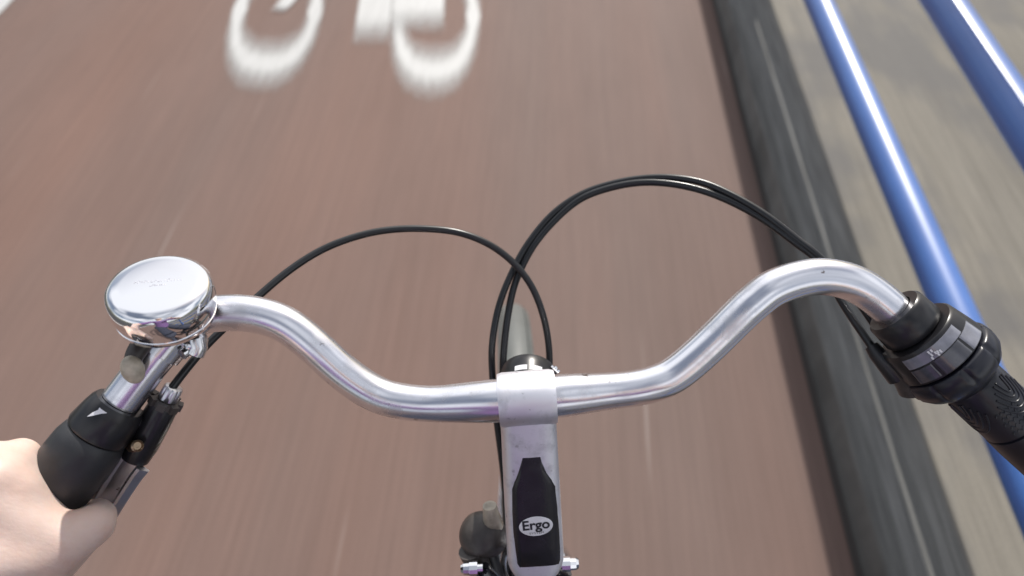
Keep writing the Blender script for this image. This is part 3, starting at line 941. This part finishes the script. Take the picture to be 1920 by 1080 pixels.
MB().add(tube([HT0 + HT_AX * 0.150, bb_], 0.017, 20)).build('down_tube', M['frame'], bike)
MB().add(tube([HT0 + HT_AX * 0.120, Vector((HT0.x, -0.30, 0.46))], 0.015, 20)).build('top_tube', M['frame'], bike)
MB().add(tube([bb_, seatc], 0.0145, 20)).build('seat_tube', M['frame'], bike)
sv, sf = ball(seatc + Vector((0, -0.02, 0.05)), 0.13, 20, 12, (0.62, 1.0, 0.28))
MB().add((sv, sf)).build('saddle', M['plastic'], bike)

# ------------------------------------------------------------------ rider
person = empty('person', (0.0, -0.42, 0.0))
tag(person, 'rider in purple shirt gripping the left handlebar grip with bare hand', 'person')
def capsule(a, c, ra, rc, n=18):
    """closed tapered limb with round ends"""
    ax = (c - a); L = ax.length; ax.normalize()
    prof = [(-ra * math.cos(t), ra * math.sin(t)) for t in [math.pi / 2 * i / 5 for i in range(6)]]
    prof += [(L + rc * math.sin(t), rc * math.cos(t)) for t in [math.pi / 2 * i / 5 for i in range(6)]]
    prof[0] = (prof[0][0], 1e-5); prof[-1] = (prof[-1][0], 1e-5)
    v, f = lathe(prof, a, ax, n)
    f.append(tuple(range(n))); f.append(tuple(len(v) - n + k for k in range(n)))
    return v, f
def chain(b, pts):
    """pts = [(Vector, radius), ...]"""
    for (a, ra), (c, rc) in zip(pts, pts[1:]): b.add(capsule(a, c, ra, rc))
hand = MB()
H = lambda px, py, dep, r_: (P(px, py, dep), r_)
wrist = P(-250, 1190, .325)
# metacarpals: wrist to the knuckles, which lie over the outer side of the grip
KN = [H(-12, 902, .360, .0135), H(-78, 960, .352, .0135), H(-135, 1030, .350, .0130), H(-180, 1105, .350, .0120)]
for i, (k_, r_) in enumerate(KN):
    chain(hand, [(wrist + (k_ - KN[1][0]) * 0.35, .0150), ((wrist + (k_ - KN[1][0]) * 0.35).lerp(k_, 0.6), .0150), (k_, r_)])
# fingers: over the grip, knuckle bend, under it, tip
ends = [
    [H(38, 856, .388, .0112), H(58, 876, .424, .0098), H(112, 905, .440, .0085)],
    [H(-40, 905, .384, .0115), H(-10, 925, .424, .0100), H(50, 965, .440, .0086)],
    [H(-100, 975, .384, .0108), H(-70, 1000, .424, .0095), H(-10, 1040, .440, .0082)],
    [H(-150, 1050, .382, .0098), H(-125, 1075, .418, .0086), H(-70, 1110, .435, .0075)]]
for k_, e in zip(KN, ends): chain(hand, [k_] + e)
# thumb: from the wrist along the rider's side, knuckle towards the brake lever, tip round under the grip
chain(hand, [(wrist.lerp(P(0, 1120, .362), 0.25), .016), H(10, 1100, .360, .0175), H(108, 1022, .372, .0150), H(176, 985, .386, .0118), H(186, 966, .412, .0102), H(150, 940, .436, .0088)])
# web of skin between thumb and first finger, and the fleshy back of the hand
chain(hand, [H(-40, 905, .358, .0150), H(20, 925, .366, .0150), H(62, 965, .373, .0120), H(108, 1010, .374, .0125)])
chain(hand, [H(-30, 870, .372, .0135), H(22, 878, .380, .0135), H(60, 920, .382, .0110), H(90, 958, .384, .0095)])
chain(hand, [H(-60, 960, .352, .0160), H(10, 980, .362, .0165), H(70, 1010, .367, .0150)])
chain(hand, [H(-40, 1000, .356, .0150), H(40, 1030, .364, .0155)])
chain(hand, [H(20, 905, .372, .0110), H(62, 945, .386, .0090), H(118, 985, .390, .0095)])
chain(hand, [H(-60, 915, .360, .0170), H(-10, 950, .3605, .0170), H(40, 1000, .3635, .0165)])
chain(hand, [H(-60, 1030, .350, .0175), H(30, 1050, .3595, .0175)])
chain(hand, [H(-120, 1090, .345, .0170), H(-20, 1060, .352, .0175)])
# forearm to the elbow
sh_l = Vector((-0.19, -0.40, 1.36)); elb = Vector((-0.40, -0.16, 1.10))
chain(hand, [(wrist, .0250), (wrist.lerp(elb, 0.30), .0290), (wrist.lerp(elb, 0.75), .0400), (elb, .0400)])
# right hand behind the camera, holding it up
rw = Vector((0.13, -0.16, 1.33)); rel = Vector((0.36, -0.22, 1.12)); sh_r = Vector((0.19, -0.40, 1.36))
chain(hand, [(rel, .040), (rel.lerp(rw, .5), .034), (rw, .024), (rw + Vector((-.03, .05, .03)), .022)])
for i in range(4):
    a = rw + Vector((-.035 - .012 * i, .05, .045 - .017 * i)); chain(hand, [(rw, .015), (a, .010), (a + Vector((-.035, .012, 0)), .0088), (a + Vector((-.05, -.012, 0)), .0078)])
chain(hand, [(rw, .016), (rw + Vector((-.03, .02, .045)), .012), (rw + Vector((-.06, .035, .05)), .010)])
# shoulders and chest under the shirt join the arms to the neck
for S_, E_ in ((sh_l, elb), (sh_r, rel)): chain(hand, [(Vector((0, -0.43, 1.36)), .07), (S_, .050), (E_, .040)])
chain(hand, [(Vector((0, -0.43, 1.36)), .07), (Vector((0, -0.42, 1.42)), .060)])
# neck and head
hc = Vector((0.0, -0.36, 1.64))
chain(hand, [(Vector((0, -0.42, 1.42)), .060), (hc + Vector((0, -0.02, -.06)), .056)])
hand.add(ball(hc, 0.105, 24, 16, (0.78, 0.92, 1.12)))
hand.add(ball(hc + Vector((0, 0.05, -0.055)), 0.058, 18, 12, (0.95, 0.9, 0.9)))
chain(hand, [(hc + Vector((0, .092, .015)), .010), (hc + Vector((0, .112, -.022)), .013)])
for s in (-1, 1): hand.add(ball(hc + Vector((.083 * s, -.005, -.01)), 0.026, 12, 8, (0.4, 0.8, 1.2)))
bo = hand.build('body', M['skin'], person)
md = bo.modifiers.new('join', 'REMESH'); md.mode = 'VOXEL'; md.voxel_size = 0.0022; md.use_smooth_shade = True
md = bo.modifiers.new('soften', 'SMOOTH'); md.factor = 0.5; md.iterations = 26
# clothing and hair
sh = MB()
chain(sh, [(Vector((0, -0.50, 0.90)), .150), (Vector((0, -0.47, 1.10)), .140), (Vector((0, -0.43, 1.28)), .145)])
for s, S_, E_ in ((-1, sh_l, elb), (1, sh_r, rel)):
    chain(sh, [(Vector((0, -0.43, 1.30)), .120), (S_, .075), (S_.lerp(E_, .5), .060), (S_.lerp(E_, .72), .058)])
so_ = sh.build('shirt', M['shirt'], person)
md = so_.modifiers.new('join', 'REMESH'); md.mode = 'VOXEL'; md.voxel_size = 0.010; md.use_smooth_shade = True
md = so_.modifiers.new('soften', 'SMOOTH'); md.factor = 0.5; md.iterations = 8
tr = MB()
for s, kz, ky in ((-1, 0.78, -0.06), (1, 0.62, -0.02)):
    hip = Vector((.09 * s, -0.48, 0.88)); kn = Vector((.13 * s, ky, kz)); an = Vector((.13 * s, -0.22 + ky * 0.2, kz - 0.43))
    chain(tr, [(hip, .095), (kn, .065), (an, .045)])
    chain(tr, [(an, .045), (an + Vector((0, .14, -.05)), .035)])
chain(tr, [(Vector((-.09, -0.50, .88)), .12), (Vector((.09, -0.50, .88)), .12)])
to_ = tr.build('trousers', M['trousers'], person)
md = to_.modifiers.new('join', 'REMESH'); md.mode = 'VOXEL'; md.voxel_size = 0.010; md.use_smooth_shade = True
hr = MB().add(ball(hc + Vector((0, -0.022, 0.028)), 0.112, 24, 14, (0.80, 0.92, 1.05))).build('hair', M['hair'], person)
